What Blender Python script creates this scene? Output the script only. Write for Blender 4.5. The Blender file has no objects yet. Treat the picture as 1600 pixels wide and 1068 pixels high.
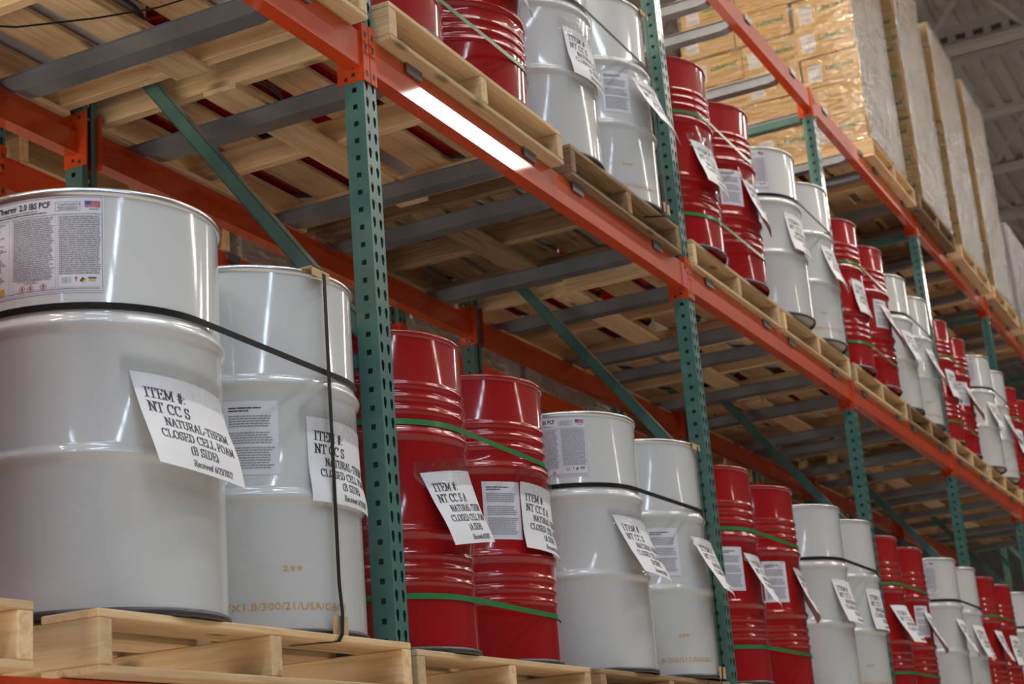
import bpy, bmesh, math, random
from mathutils import Vector, Matrix
random.seed(7)
PI = math.pi
SC = bpy.context.scene
COL = SC.collection

# ------------------------------------------------------------------ camera
cam_d = bpy.data.cameras.new('camera')
cam = bpy.data.objects.new('camera', cam_d)
COL.objects.link(cam)
RIGHT = Vector((0.44917896, -0.88996404, -0.07877011))
UP = -Vector((0.21499303, 0.19322444, -0.95731741))
BACK = -Vector((0.86718871, 0.41307181, 0.27809827))
m = Matrix((RIGHT, UP, BACK)).transposed().to_4x4()
m.translation = Vector((-1.13073908, -2.12219784, 1.55))
cam.matrix_world = m
cam_d.sensor_width = 36.0
cam_d.lens = 2574.369385 * 36.0 / 1600.0
cam_d.clip_start = 0.05
cam_d.clip_end = 200
cam_d.dof.use_dof = True
cam_d.dof.focus_distance = 4.2
cam_d.dof.aperture_fstop = 6.3
SC.camera = cam

# ------------------------------------------------------------------ world, exposure
SC.view_settings.view_transform = 'Standard'
SC.view_settings.look = 'None'
SC.view_settings.gamma = 1.0
SC.view_settings.use_curve_mapping = False
SC.view_settings.exposure = 0.0
world = bpy.data.worlds.new('world')
SC.world = world
world.use_nodes = True
wb = world.node_tree.nodes['Background']
wb.inputs[0].default_value = (1.0, 0.95, 0.90, 1)
wb.inputs[1].default_value = 0.06
SC.cycles.max_bounces = 8
SC.cycles.diffuse_bounces = 4
SC.cycles.glossy_bounces = 4
SC.cycles.transparent_max_bounces = 12

# ------------------------------------------------------------------ lamps of the hall (high bays under the roof) and added lights
LAMP_GAIN = 0.37
def lamp(x, y, z, sx, sy, power, color):
    power *= LAMP_GAIN
    d = bpy.data.lights.new('high_bay_lamp', 'AREA')
    d.shape = 'RECTANGLE'; d.size = sx; d.size_y = sy
    d.energy = power; d.color = color
    o = bpy.data.objects.new('high_bay_lamp', d)
    o.location = (x, y, z)
    COL.objects.link(o)
def low_end_light(x, y, z, sy, sz, power, color, tilt):
    """daylight through an open dock door at the rack's near end"""
    d = bpy.data.lights.new('dock_door_daylight', 'AREA')
    d.shape = 'RECTANGLE'; d.size = sz; d.size_y = sy; d.energy = power; d.color = color
    o = bpy.data.objects.new('dock_door_daylight', d); o.location = (x, y, z)
    o.rotation_euler = (0, -PI / 2 - tilt, 0)
    COL.objects.link(o)
low_end_light(-3.8, 1.1, 1.35, 3.6, 2.3, 230, (1.0, 0.92, 0.82), 0.30)  # added low light from out of view, aimed up under the near shelves
WARM = (1.0, 0.84, 0.62); NEUT = (1.0, 0.92, 0.83); COOL = (0.70, 0.84, 1.0)
for lx in (3.5, 7.5, 11.5, 15.5, 19.5, 24):         # row over the aisle
    lamp(lx, -2.6, 8.9, 3.2, 0.40, 230, NEUT)
for lx in (-9, -5, -1):
    lamp(lx, -2.6, 8.9, 2.4, 0.45, 230, COOL)
for lx in (-10, -4, 2, 8, 14):                       # next row
    lamp(lx, -5.3, 8.9, 2.6, 0.5, 230, COOL if lx < 5 else NEUT)
for ly in (-8.5, -12, -15.5, -19):                   # cross rows farther out
    lamp(-4.2, ly, 8.9, 0.40, 2.8, 400, COOL)
    lamp(14.0, ly, 8.9, 0.40, 2.8, 260, NEUT)
for lx, pw in ((-2.5, 420), (1.2, 420), (5.0, 620)):  # added over the rack to brighten the rear gap; then the aisle behind it
    lamp(lx, 0.15, 8.9, 2.4, 0.35, pw, WARM)
for lx in (-6, -2, 0.7, 4, 9, 14, 19):
    lamp(lx, 4.4, 8.9, 2.4, 0.45, 260, WARM)
for lx, ly in ((-6, 1.0), (-9, 4)):                  # added to bounce floor light under the near shelves
    lamp(lx, ly, 8.9, 2.4, 0.45, 800, NEUT)

# ------------------------------------------------------------------ geometry constants (metres)
B = 2.537           # spacing of the upright frames along x
POST_W, POST_D = 0.067, 0.064
FRAME_D = 1.064
HOLE_Z0 = 3.5332
PITCH = 0.0508
TOP = {1: 1.868, 2: 3.706, 3: 5.445}     # beam tops
BH = 0.108                                # beam height
PAL_H = 0.121
DRUM_H = 0.89

# ------------------------------------------------------------------ materials
def mat(name, color, rough=0.5, metal=0.0, spec=0.5, coat=0.0, noise=None, bump=0.0, scale=6.0):
    mt = bpy.data.materials.new(name); mt.use_nodes = True
    nt = mt.node_tree; bs = nt.nodes['Principled BSDF']
    bs.inputs['Base Color'].default_value = (*color, 1)
    bs.inputs['Roughness'].default_value = rough
    bs.inputs['Metallic'].default_value = metal
    bs.inputs['Specular IOR Level'].default_value = spec
    bs.inputs['Coat Weight'].default_value = coat
    bs.inputs['Coat Roughness'].default_value = 0.085
    if noise or bump:
        tc = nt.nodes.new('ShaderNodeTexCoord')
        nz = nt.nodes.new('ShaderNodeTexNoise')
        nz.inputs['Scale'].default_value = scale; nz.inputs['Detail'].default_value = 6
        nt.links.new(tc.outputs['Object'], nz.inputs['Vector'])
    if noise:
        mx = nt.nodes.new('ShaderNodeMix'); mx.data_type = 'RGBA'
        mx.inputs[6].default_value = (*color, 1); mx.inputs[7].default_value = (*noise, 1)
        rp = nt.nodes.new('ShaderNodeMapRange')
        rp.inputs[1].default_value = 0.42; rp.inputs[2].default_value = 0.72
        nt.links.new(nz.outputs['Fac'], rp.inputs[0]); nt.links.new(rp.outputs[0], mx.inputs[0])
        nt.links.new(mx.outputs[2], bs.inputs['Base Color'])
    if bump:
        bp = nt.nodes.new('ShaderNodeBump'); bp.inputs['Strength'].default_value = bump
        bp.inputs['Distance'].default_value = 0.004
        nt.links.new(nz.outputs['Fac'], bp.inputs['Height']); nt.links.new(bp.outputs[0], bs.inputs['Normal'])
    return mt

def wood(name, light, dark, spread=0.25):
    """sawn timber: grain along local x, knots, per-board tint from the object's random number"""
    mt = bpy.data.materials.new(name); mt.use_nodes = True
    nt = mt.node_tree; N = nt.nodes; L = nt.links; bs = N['Principled BSDF']
    bs.inputs['Roughness'].default_value = 0.75
    bs.inputs['Specular IOR Level'].default_value = 0.25
    tc = N.new('ShaderNodeTexCoord'); oi = N.new('ShaderNodeObjectInfo')
    off = N.new('ShaderNodeVectorMath'); off.operation = 'MULTIPLY_ADD'
    cmb = N.new('ShaderNodeCombineXYZ')
    for i in range(3): L.new(oi.outputs['Random'], cmb.inputs[i])
    L.new(cmb.outputs[0], off.inputs[0]); off.inputs[1].default_value = (37, 53, 71)
    L.new(tc.outputs['Object'], off.inputs[2])
    mp = N.new('ShaderNodeMapping'); mp.inputs['Scale'].default_value = (1.3, 22, 22)
    L.new(off.outputs[0], mp.inputs['Vector'])
    nz = N.new('ShaderNodeTexNoise'); nz.inputs['Scale'].default_value = 2.2
    nz.inputs['Detail'].default_value = 7; nz.inputs['Distortion'].default_value = 1.2
    L.new(mp.outputs[0], nz.inputs['Vector'])
    cr = N.new('ShaderNodeValToRGB')
    cr.color_ramp.elements[0].position = 0.3; cr.color_ramp.elements[0].color = (*dark, 1)
    cr.color_ramp.elements[1].position = 0.62; cr.color_ramp.elements[1].color = (*light, 1)
    L.new(nz.outputs['Fac'], cr.inputs[0])
    mp2 = N.new('ShaderNodeMapping'); mp2.inputs['Scale'].default_value = (3.2, 9, 9)
    L.new(off.outputs[0], mp2.inputs['Vector'])
    vo = N.new('ShaderNodeTexVoronoi'); vo.inputs['Scale'].default_value = 1.0
    L.new(mp2.outputs[0], vo.inputs['Vector'])
    kr = N.new('ShaderNodeMapRange'); kr.inputs[1].default_value = 0.06; kr.inputs[2].default_value = 0.16
    kr.inputs[3].default_value = 0.42; kr.inputs[4].default_value = 1.0
    L.new(vo.outputs['Distance'], kr.inputs[0])
    tr = N.new('ShaderNodeMapRange'); tr.inputs[3].default_value = 1 - spread; tr.inputs[4].default_value = 1 + spread * 0.5
    L.new(oi.outputs['Random'], tr.inputs[0])
    mu = N.new('ShaderNodeMath'); mu.operation = 'MULTIPLY'
    L.new(kr.outputs[0], mu.inputs[0]); L.new(tr.outputs[0], mu.inputs[1])
    vm = N.new('ShaderNodeVectorMath'); vm.operation = 'SCALE'
    L.new(cr.outputs[0], vm.inputs[0]); L.new(mu.outputs[0], vm.inputs['Scale'])
    L.new(vm.outputs[0], bs.inputs['Base Color'])
    bp = N.new('ShaderNodeBump'); bp.inputs['Strength'].default_value = 0.35; bp.inputs['Distance'].default_value = 0.003
    L.new(nz.outputs['Fac'], bp.inputs['Height']); L.new(bp.outputs[0], bs.inputs['Normal'])
    return mt

M = {}
M['white'] = mat('white_enamel', (0.555, 0.565, 0.565), 0.35, spec=0.3, coat=1.0)
M['red'] = mat('red_enamel', (0.31, 0.004, 0.006), 0.4, spec=0.1, coat=1.0)
M['chime'] = mat('bare_steel_rim', (0.62, 0.63, 0.64), 0.28, metal=0.85)
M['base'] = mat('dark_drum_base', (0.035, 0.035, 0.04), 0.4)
M['green'] = mat('green_rack_enamel', (0.055, 0.150, 0.132), 0.35, coat=0.6, noise=(0.085, 0.19, 0.15), scale=9, bump=0.05)
M['orange'] = mat('orange_rack_enamel', (0.54, 0.058, 0.008), 0.4, spec=0.2, coat=0.75, noise=(0.47, 0.048, 0.010), scale=7)
M['orange'].node_tree.nodes['Principled BSDF'].inputs['Coat Roughness'].default_value = 0.04
M['galv'] = mat('galvanised_steel', (0.23, 0.25, 0.27), 0.38, metal=0.65, noise=(0.16, 0.175, 0.195), scale=5)
M['pine'] = wood('fresh_pine', (0.74, 0.53, 0.31), (0.58, 0.38, 0.19))
M['oldwood'] = wood('weathered_oak', (0.40, 0.26, 0.14), (0.22, 0.13, 0.07), 0.35)
M['paper'] = mat('white_paper', (0.74, 0.74, 0.77), 0.6, spec=0.3)
M['label'] = mat('label_film', (0.66, 0.66, 0.72), 0.35, spec=0.4)
M['ink'] = mat('black_ink', (0.02, 0.02, 0.03), 0.6)  # also colours the shade in the connectors' bolt holes
M['fineink'] = mat('fine_print_ink', (0.26, 0.26, 0.31), 0.6)
M['stencil'] = mat('orange_ink', (0.62, 0.33, 0.10), 0.6)
M['pred'] = mat('red_ink', (0.55, 0.05, 0.07), 0.6)
M['pblue'] = mat('blue_ink', (0.05, 0.09, 0.35), 0.6)
M['pyel'] = mat('yellow_ink', (0.65, 0.45, 0.05), 0.6)
M['blackband'] = mat('black_strapping', (0.010, 0.010, 0.011), 0.5, spec=0.2)
M['greenband'] = mat('green_strapping', (0.035, 0.20, 0.065), 0.22, spec=0.6)
M['silverband'] = mat('pale_strapping', (0.55, 0.62, 0.60), 0.2, spec=0.7)
M['card'] = mat('corrugated_board', (0.50, 0.34, 0.17), 0.7, noise=(0.45, 0.30, 0.14), scale=3)
M['carton'] = mat('brown_carton', (0.70, 0.45, 0.15), 0.6, noise=(0.62, 0.38, 0.12), scale=3)
M['greenink'] = mat('green_carton_ink', (0.02, 0.22, 0.06), 0.6)
M['steelgrey'] = mat('grey_roof_steel', (0.60, 0.58, 0.55), 0.5)
M['deck'] = mat('grey_roof_deck', (0.58, 0.55, 0.52), 0.5)
M['wallgrey'] = mat('grey_wall_panel', (0.24, 0.235, 0.23), 0.6)
M['floor'] = mat('pale_concrete', (0.50, 0.47, 0.43), 0.35, noise=(0.44, 0.41, 0.37), scale=1.5)
M['brightred'] = mat('red_print', (0.50, 0.02, 0.03), 0.5)
M['yellowcarton'] = mat('yellow_carton', (0.85, 0.58, 0.20), 0.5)  # brightened base colour stands in for light in the gap behind
M['cream'] = mat('cream_carton', (0.90, 0.86, 0.76), 0.5)  # paled to stand in for strong light on the rear goods
M['lightcarton'] = mat('white_carton', (0.70, 0.66, 0.66), 0.4)
M['blackwrap'] = mat('black_film', (0.015, 0.015, 0.016), 0.25)
M['lime'] = mat('lime_sticker', (0.45, 0.75, 0.15), 0.5)

def film(name, base, gain, rough=0.12, bump=0.6, scale=(3, 3, 14), milk=0.0):
    """clear plastic film: mostly see-through, with glints where it creases"""
    mt = bpy.data.materials.new(name); mt.use_nodes = True
    nt = mt.node_tree; N = nt.nodes; L = nt.links
    for n in list(N): N.remove(n)
    out = N.new('ShaderNodeOutputMaterial'); mix = N.new('ShaderNodeMixShader')
    tr = N.new('ShaderNodeBsdfTransparent'); gl = N.new('ShaderNodeBsdfGlossy')
    gl.inputs['Roughness'].default_value = rough
    tc = N.new('ShaderNodeTexCoord'); mp = N.new('ShaderNodeMapping'); mp.inputs['Scale'].default_value = scale
    nz = N.new('ShaderNodeTexNoise'); nz.inputs['Scale'].default_value = 3; nz.inputs['Detail'].default_value = 4
    nz.inputs['Distortion'].default_value = 0.8
    L.new(tc.outputs['Object'], mp.inputs['Vector']); L.new(mp.outputs[0], nz.inputs['Vector'])
    bp = N.new('ShaderNodeBump'); bp.inputs['Strength'].default_value = bump; bp.inputs['Distance'].default_value = 0.02
    L.new(nz.outputs['Fac'], bp.inputs['Height']); L.new(bp.outputs[0], gl.inputs['Normal'])
    fr = N.new('ShaderNodeFresnel'); fr.inputs['IOR'].default_value = 1.45
    L.new(bp.outputs[0], fr.inputs['Normal'])
    ma = N.new('ShaderNodeMath'); ma.operation = 'MULTIPLY_ADD'; ma.use_clamp = True
    ma.inputs[1].default_value = gain; ma.inputs[2].default_value = base
    L.new(fr.outputs[0], ma.inputs[0]); L.new(ma.outputs[0], mix.inputs[0])
    df = N.new('ShaderNodeBsdfDiffuse'); df.inputs['Color'].default_value = (0.85, 0.85, 0.88, 1)
    mk = N.new('ShaderNodeMixShader'); mr = N.new('ShaderNodeMapRange')
    mr.inputs[1].default_value = 0.45; mr.inputs[2].default_value = 0.75; mr.inputs[3].default_value = 0.0; mr.inputs[4].default_value = milk
    L.new(nz.outputs['Fac'], mr.inputs[0]); L.new(mr.outputs[0], mk.inputs[0])
    L.new(tr.outputs[0], mk.inputs[1]); L.new(df.outputs[0], mk.inputs[2])
    L.new(mk.outputs[0], mix.inputs[1]); L.new(gl.outputs[0], mix.inputs[2]); L.new(mix.outputs[0], out.inputs[0])
    return mt
M['wrap'] = film('stretch_film', 0.06, 1.6, 0.10, 1.0, milk=0.25)
M['tape'] = film('clear_tape_film', 0.0, 0.5, 0.06, 0.5, (30, 30, 12))

# ------------------------------------------------------------------ mesh and object helpers
def mesh(name, verts, faces, mats, idx=None, smooth=False):
    me = bpy.data.meshes.new(name)
    me.from_pydata([tuple(v) for v in verts], [], faces)
    for k in (mats if isinstance(mats, (list, tuple)) else [mats]): me.materials.append(M[k])
    if idx: me.polygons.foreach_set('material_index', idx)
    if smooth: me.polygons.foreach_set('use_smooth', [True] * len(me.polygons))
    me.update()
    return me

def ob(name, me, parent=None, loc=(0, 0, 0), rot=(0, 0, 0), label=None):
    o = bpy.data.objects.new(name, me); COL.objects.link(o)
    o.location = loc; o.rotation_euler = rot
    if parent: o.parent = parent
    if label: o['label'] = label
    return o

LABELS = {}
def tag(o, label, cat, group=None):
    n = len(label.split())
    if not 4 <= n <= 16: print('LABEL LENGTH', n, label)
    if label in LABELS and not group: print('LABEL REPEATED', label)
    LABELS[label] = 1
    o['label'] = label; o['category'] = cat
    if group: o['group'] = group
    return o

def thing(name, label, cat, loc=(0, 0, 0), rotz=0, group=None):
    o = bpy.data.objects.new(name, None); COL.objects.link(o)
    o.empty_display_size = 0.1
    o.location = loc; o.rotation_euler = (0, 0, rotz)
    return tag(o, label, cat, group)

def boxdata(x0, x1, y0, y1, z0, z1, base=0):
    v = [(x, y, z) for z in (z0, z1) for y in (y0, y1) for x in (x0, x1)]
    f = [(0, 2, 3, 1), (4, 5, 7, 6), (0, 1, 5, 4), (2, 6, 7, 3), (0, 4, 6, 2), (1, 3, 7, 5)]
    return v, [tuple(i + base for i in q) for q in f]

def boxes(name, lst, mats, idx=None):
    V, F = [], []
    for b in lst:
        v, f = boxdata(*b, base=len(V)); V += v; F += f
    return mesh(name, V, F, mats, idx)

_bev = {}
def bevbox(name, sx, sy, sz, m, bev=0.003):
    """centred box with bevelled edges; shared between alike pieces"""
    key = (name, round(sx, 3), round(sy, 3), round(sz, 3), m)
    if key in _bev: return _bev[key]
    bm = bmesh.new(); bmesh.ops.create_cube(bm, size=1)
    for v in bm.verts: v.co = Vector((v.co.x * sx, v.co.y * sy, v.co.z * sz))
    bmesh.ops.bevel(bm, geom=list(bm.edges), offset=bev, segments=1, affect='EDGES')
    me = bpy.data.meshes.new(name); bm.to_mesh(me); bm.free(); me.materials.append(M[m])
    _bev[key] = me
    return me

def prism(name, poly, x0, x1, m):
    """(y, z) outline swept along x"""
    n = len(poly)
    V = [(x0, y, z) for y, z in poly] + [(x1, y, z) for y, z in poly]
    F = [(i, (i + 1) % n, n + (i + 1) % n, n + i) for i in range(n)]
    F += [tuple(range(n - 1, -1, -1)), tuple(range(n, 2 * n))]
    return mesh(name, V, F, m)

def lathe(name, prof, mats, seg=96, band=None):
    V = [(r * math.cos(2 * PI * i / seg), r * math.sin(2 * PI * i / seg), z) for r, z in prof for i in range(seg)]
    F = []
    for k in range(len(prof) - 1):
        for i in range(seg):
            j = (i + 1) % seg
            F.append((k * seg + i, k * seg + j, (k + 1) * seg + j, (k + 1) * seg + i))
    return mesh(name, V, F, mats, smooth=True)

def copy_tree(o, parent=None):
    c = o.copy(); COL.objects.link(c)
    if parent: c.parent = parent
    for ch in list(o.children): copy_tree(ch, c)
    return c

# ------------------------------------------------------------------ the setting: floor and roof
fl = ob('floor', boxes('floor', [(-14, 40, -20, 9, -0.2, 0)], 'floor')); fl['kind'] = 'structure'

V, F = [], []
prof = []
y = -20.0
while y < 9:                       # trapezoid ribs of the roof deck, running along x
    prof += [(y, 10.36), (y + 0.10, 10.36), (y + 0.125, 10.44), (y + 0.20, 10.44), (y + 0.225, 10.36)]
    y += 0.225 + 0.02
for px, pz in prof: V += [(-14, px, pz), (40, px, pz)]
for i in range(len(prof) - 1): F.append((2 * i, 2 * i + 1, 2 * i + 3, 2 * i + 2))
ce = ob('ceiling', mesh('ceiling', V, F, 'deck')); ce['kind'] = 'structure'

def bar_between(p, q, w, t, V, F):
    """square bar from p to q appended to V, F"""
    p, q = Vector(p), Vector(q); d = (q - p).normalized()
    a = d.cross(Vector((1, 0, 0)))
    if a.length < 0.1: a = d.cross(Vector((0, 1, 0)))
    a.normalize(); b = d.cross(a).normalized(); n = len(V)
    for c in (p, q):
        for s, u in ((-1, -1), (1, -1), (1, 1), (-1, 1)): V.append(tuple(c + a * (s * w / 2) + b * (u * t / 2)))
    for i in range(4): F.append((n + i, n + (i + 1) % 4, n + 4 + (i + 1) % 4, n + 4 + i))
    F.append((n + 3, n + 2, n + 1, n)); F.append((n + 4, n + 5, n + 6, n + 7))

ZB, ZT = 9.52, 10.30
chord = boxes('joist_chord', [(-0.075, -0.012, -8, 8, -0.035, 0.035), (0.012, 0.075, -8, 8, -0.035, 0.035),
                              (-0.075, 0.075, -8, 8, 0.030, 0.036)], 'steelgrey')
for k, jx in enumerate((12.42, 14.52, 16.62, 18.72, 20.82, 22.92, 25.02, 27.12)):
    tr_ = ob('beam_%d' % (k + 1), None); tr_.location = (jx, 0, 0); tr_['kind'] = 'structure'
    ob('chord', chord, tr_, (0, 0, ZB)); ob('chord', chord, tr_, (0, 0, ZT))
    yy = -7.8; up = True; V, F = [], []
    while yy < 7.6:
        p = (0, yy, ZB if up else ZT); q = (0, yy + 0.62, ZT if up else ZB)
        vv, ff = [], []; bar_between(p, q, 0.05, 0.05, vv, ff)
        ob('web_bar', mesh('web_bar', vv, ff, 'steelgrey'), tr_)
        yy += 0.62; up = not up
    del V, F
# slotted girder over the first visible joist
V, F = [], []
GX = 17.3
lst = [(GX, GX + .02, -7, 7, 9.84, 9.94), (GX, GX + .02, -7, 7, 10.02, 10.12)]
yy = -7
while yy < 7:
    lst.append((GX, GX + .02, yy, yy + 0.09, 9.94, 10.02)); yy += 0.21
lst += [(GX - .07, GX + .15, -7, 7, 9.82, 9.84), (GX, GX + .15, -7, 7, 10.12, 10.14), (GX + .13, GX + .15, -7, 7, 9.84, 10.12)]  # closing plates added around the web so its slots stay dark
gd = ob('beam_9', boxes('beam_slotted', lst, 'steelgrey')); gd['kind'] = 'structure'

# ------------------------------------------------------------------ rack uprights
def hole_cell(V, F, cu, cv, W, H, hole, to3d):
    outer = [(-W/2, -H/2), (0, -H/2), (W/2, -H/2), (W/2, 0), (W/2, H/2), (0, H/2), (-W/2, H/2), (-W/2, 0)]
    n = len(V)
    for a, b in outer + hole: V.append(to3d(cu + a, cv + b))
    for i in range(8): F.append((n + i, n + (i + 1) % 8, n + 8 + (i + 1) % 8, n + 8 + i))
TEAR = [(1.15 * a_, 1.08 * b_) for a_, b_ in [(-.0032, -.0135), (0, -.0165), (.0032, -.0135), (.0068, .003), (.0052, .0115), (0, .0142), (-.0052, .0115), (-.0068, .003)]]
h = 0.0072
SQ = [(-h, -h), (0, -h), (h, -h), (h, 0), (h, h), (0, h), (-h, h), (-h, 0)]
def post_mesh():
    V, F = [], []
    hw = POST_W / 2
    zs = [HOLE_Z0 + PITCH * i for i in range(-69, 37)]
    for z in zs:
        for sx in (-1, 1):
            hole_cell(V, F, sx * hw / 2, z + 0.014, hw, PITCH, TEAR, lambda a, b: (a, 0, b))
        for sx in (-1, 1):
            hole_cell(V, F, 0.030, z, 0.060, PITCH, SQ, lambda a, b, s=sx: (s * hw, a, b))
    z0, z1 = zs[0] - PITCH / 2, zs[-1] + PITCH / 2
    def quad(a, b, c, d):
        n = len(V); V.extend([a, b, c, d]); F.append((n, n + 1, n + 2, n + 3))
    quad((-hw, 0, z0), (hw, 0, z0), (hw, 0, z0 + 0.014), (-hw, 0, z0 + 0.014))
    for s in (-1, 1):
        quad((s * hw, .060, z0), (s * hw, POST_D, z0), (s * hw, POST_D, z1), (s * hw, .060, z1))
        quad((s * hw, POST_D, z0), (s * (hw - .026), POST_D, z0), (s * (hw - .026), POST_D, z1), (s * hw, POST_D, z1))
    bm = bmesh.new()
    bv = [bm.verts.new(v) for v in V]
    for f in F: bm.faces.new([bv[i] for i in f])
    bmesh.ops.remove_doubles(bm, verts=bm.verts, dist=1e-5)
    bmesh.ops.recalc_face_normals(bm, faces=bm.faces)
    me = bpy.data.meshes.new('post'); bm.to_mesh(me); bm.free(); me.materials.append(M['green'])
    return me
POST = post_mesh()
def brace_mesh(name, p, q, w=0.042):
    V, F = [], []; p, q = Vector(p), Vector(q); d = (q - p).normalized()
    nrm = Vector((0, -d.z, d.y)); x0, x1 = -0.020, 0.020
    # open channel: web facing the near side plus two flanges
    def slab(a0, a1, xa, xb):
        n = len(V)
        for c in (p, q):
            for a in (a0, a1):
                for x in (xa, xb): V.append(tuple(c + nrm * a + Vector((x, 0, 0))))
        for f in [(0, 1, 3, 2), (4, 6, 7, 5), (0, 4, 5, 1), (2, 3, 7, 6), (0, 2, 6, 4), (1, 5, 7, 3)]: F.append(tuple(n + i for i in f))
    slab(-w/2, w/2, x0, x0 + .003); slab(-w/2, -w/2 + .003, x0, x1); slab(w/2 - .003, w/2, x0, x1)
    return mesh(name, V, F, 'green')
BR = [brace_mesh('diagonal_brace', (0, 1.035, 4.13), (0, 0.03, 2.80)),
      brace_mesh('diagonal_brace', (0, 0.03, 4.15), (0, 1.035, 5.22)),
      brace_mesh('diagonal_brace', (0, 0.03, 1.45), (0, 1.035, 2.72)),
      brace_mesh('diagonal_brace', (0, 1.035, 0.25), (0, 0.03, 1.38))]
HB = brace_mesh('horizontal_brace', (0, 0.03, 0), (0, 1.035, 0))
FOOT = boxes('foot_plate', [(-.06, .06, -.03, .09, 0, .008)], 'green')
ORD = ['nearest', 'second', 'third', 'fourth', 'fifth', 'sixth', 'seventh', 'eighth']
frame0 = thing('upright_frame', 'tmp label to be replaced', 'rack frame')
ob('post', POST, frame0, (0, 0, 0)); ob('post', POST, frame0, (0, FRAME_D, 0), (0, 0, PI))
for b_ in BR: ob('diagonal_brace', b_, frame0)
for z in (0.2, 1.42, 2.76, 4.14, 5.30): ob('horizontal_brace', HB, frame0, (0, 0, z))
ob('foot_plate', FOOT, frame0); ob('foot_plate', FOOT, frame0, (0, FRAME_D - 0.06, 0))
del LABELS['tmp label to be replaced']
def place_frame(x, y, label, rz=0, first=False):
    f = frame0 if first else copy_tree(frame0)
    f.location = (x, y, 0); f.rotation_euler = (0, 0, rz)
    tag(f, label, 'rack frame')
BACK_Y = 1.37
for k in range(1, 8):
    place_frame(k * B, 0, 'green perforated upright frame of the drum rack, %s post seen from the camera' % ORD[k - 1], first=(k == 1))
place_frame(0, 0, 'green perforated upright frame of the drum rack, nearer than all posts in view')
for k in range(1, 6):
    place_frame(k * B, BACK_Y, 'green upright frame of the second rack, standing behind the %s drum rack frame' % ORD[k - 1])

# ------------------------------------------------------------------ rack beams with their end connectors
BL = B - POST_W - 0.004
HB_ = BL / 2
sec = [(0.003, -BH), (0.003, 0), (0.030, 0), (0.030, -0.038), (0.050, -0.038), (0.050, -BH)]
BEAM = prism('beam_section', sec, -HB_, HB_, 'orange')
def connector_mesh(s):
    """bracket at the beam's end: a plate on the post's side and a flange over half of its front"""
    xs = s * HB_
    a, b = sorted((xs, xs + s * 0.0035))
    lst = [(a, b, -0.003, 0.082, -0.150, 0.028)]
    c, d = sorted((xs + s * 0.001, xs + s * 0.0335))
    lst.append((c, d, -0.0055, -0.001, -0.150, 0.028))
    idx = [0] * 12
    for (yy, zz) in ((0.055, -0.136), (0.030, -0.128), (0.030, -0.105), (0.055, 0.01)):      # black blocks painted in for the shade inside bolt holes
        aa, bb = sorted((xs - s * 0.0006, xs + s * 0.001)); lst.append((aa, bb, yy - .0055, yy + .0055, zz - .0055, zz + .0055)); idx += [1] * 6
    for zz in (-0.125, -0.045, -0.005):
        q = xs + s * 0.017
        lst.append((q - .005, q + .005, -0.0062, -0.0050, zz - .008, zz + .008)); idx += [1] * 6  # black blocks for the shade inside the flange holes
    for zz in (-0.06, -0.03):
        q = xs + s * 0.019
        lst.append((q - .009, q + .009, -0.0085, -0.0050, zz - .005, zz + .005)); idx += [0] * 6
    return boxes('end_connector', lst, ['orange', 'ink'], idx)
CON = {s: connector_mesh(s) for s in (-1, 1)}
CONB = {s: boxes('end_connector', [tuple(sorted((s * HB_, s * (HB_ + .0035)))) + (-0.003, 0.082, -0.150, 0.028),
        tuple(sorted((s * (HB_ + .001), s * (HB_ + .0335)))) + (-0.0055, -0.001, -0.150, 0.028)], 'orange') for s in (-1, 1)}
SHELF = {1: 'lower', 2: 'middle', 3: 'top'}
def beam(x, y, z, label, rz=0):
    t = thing('rack_beam', label, 'rack beam', (x, y, z), rz)
    ob('beam_section', BEAM, t)
    for s in (-1, 1): ob('end_connector', CON[s], t)
BAYN = ['nearest bay', 'bay between the nearest two posts', 'bay after the second post', 'bay after the third post',
        'bay after the fourth post', 'bay after the fifth post', 'bay after the sixth post']
for lv in (1, 2, 3):
    for i in range(7):
        cx = (i + .5) * B
        beam(cx, 0, TOP[lv], 'orange front beam under the %s shelf, %s' % (SHELF[lv], BAYN[i]))
        if i < 6:
            beam(cx, FRAME_D, TOP[lv], 'orange rear beam under the %s shelf, %s' % (SHELF[lv], BAYN[i]), PI)
for lv in (1, 2, 3):
    for i in range(5):
        cx = (i + .5) * B
        beam(cx, BACK_Y, TOP[lv], 'orange beam of the second rack behind, %s level, %s' % (SHELF[lv], BAYN[i]))
        beam(cx, BACK_Y + FRAME_D, TOP[lv], 'orange far beam of the second rack behind, %s level, %s' % (SHELF[lv], BAYN[i]), PI)

# ------------------------------------------------------------------ galvanised support bars lying across the beams
def bar_mesh():
    w, top, dep = 0.045, 0.0, 0.048
    V, F = [], []
    # cross-section is a channel open upward; ends round up towards the beams
    stations = [(0.056, .001), (0.075, .020), (0.10, .040), (0.14, dep), (0.924, dep), (0.964, .040), (0.989, .020), (1.008, .001)]
    for y, d in stations:
        V += [(-w + .008, y, 0), (-w + .012, y, -d), (w - .012, y, -d), (w - .008, y, 0)]
    for i in range(len(stations) - 1):
        a, b = 4 * i, 4 * i + 4
        F += [(a, a + 1, b + 1, b), (a + 1, a + 2, b + 2, b + 1), (a + 2, a + 3, b + 3, b + 2)]
    n = len(V); v, f = boxdata(-w, w, -0.004, 1.068, 0.0, 0.0025, n); V += v; F += f
    return mesh('channel', V, F, 'galv')
BAR = bar_mesh()
LIP = boxes('end_lip', [(-.045, .045, -.006, -.0005, -.030, .0025)], 'galv')
bar0 = thing('deck_support_bar', 'tmp bar label only', 'support bar')
ob('channel', BAR, bar0); ob('end_lip', LIP, bar0); ob('end_lip', LIP, bar0, (0, FRAME_D + 0.0065, 0))
del LABELS['tmp bar label only']
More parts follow.
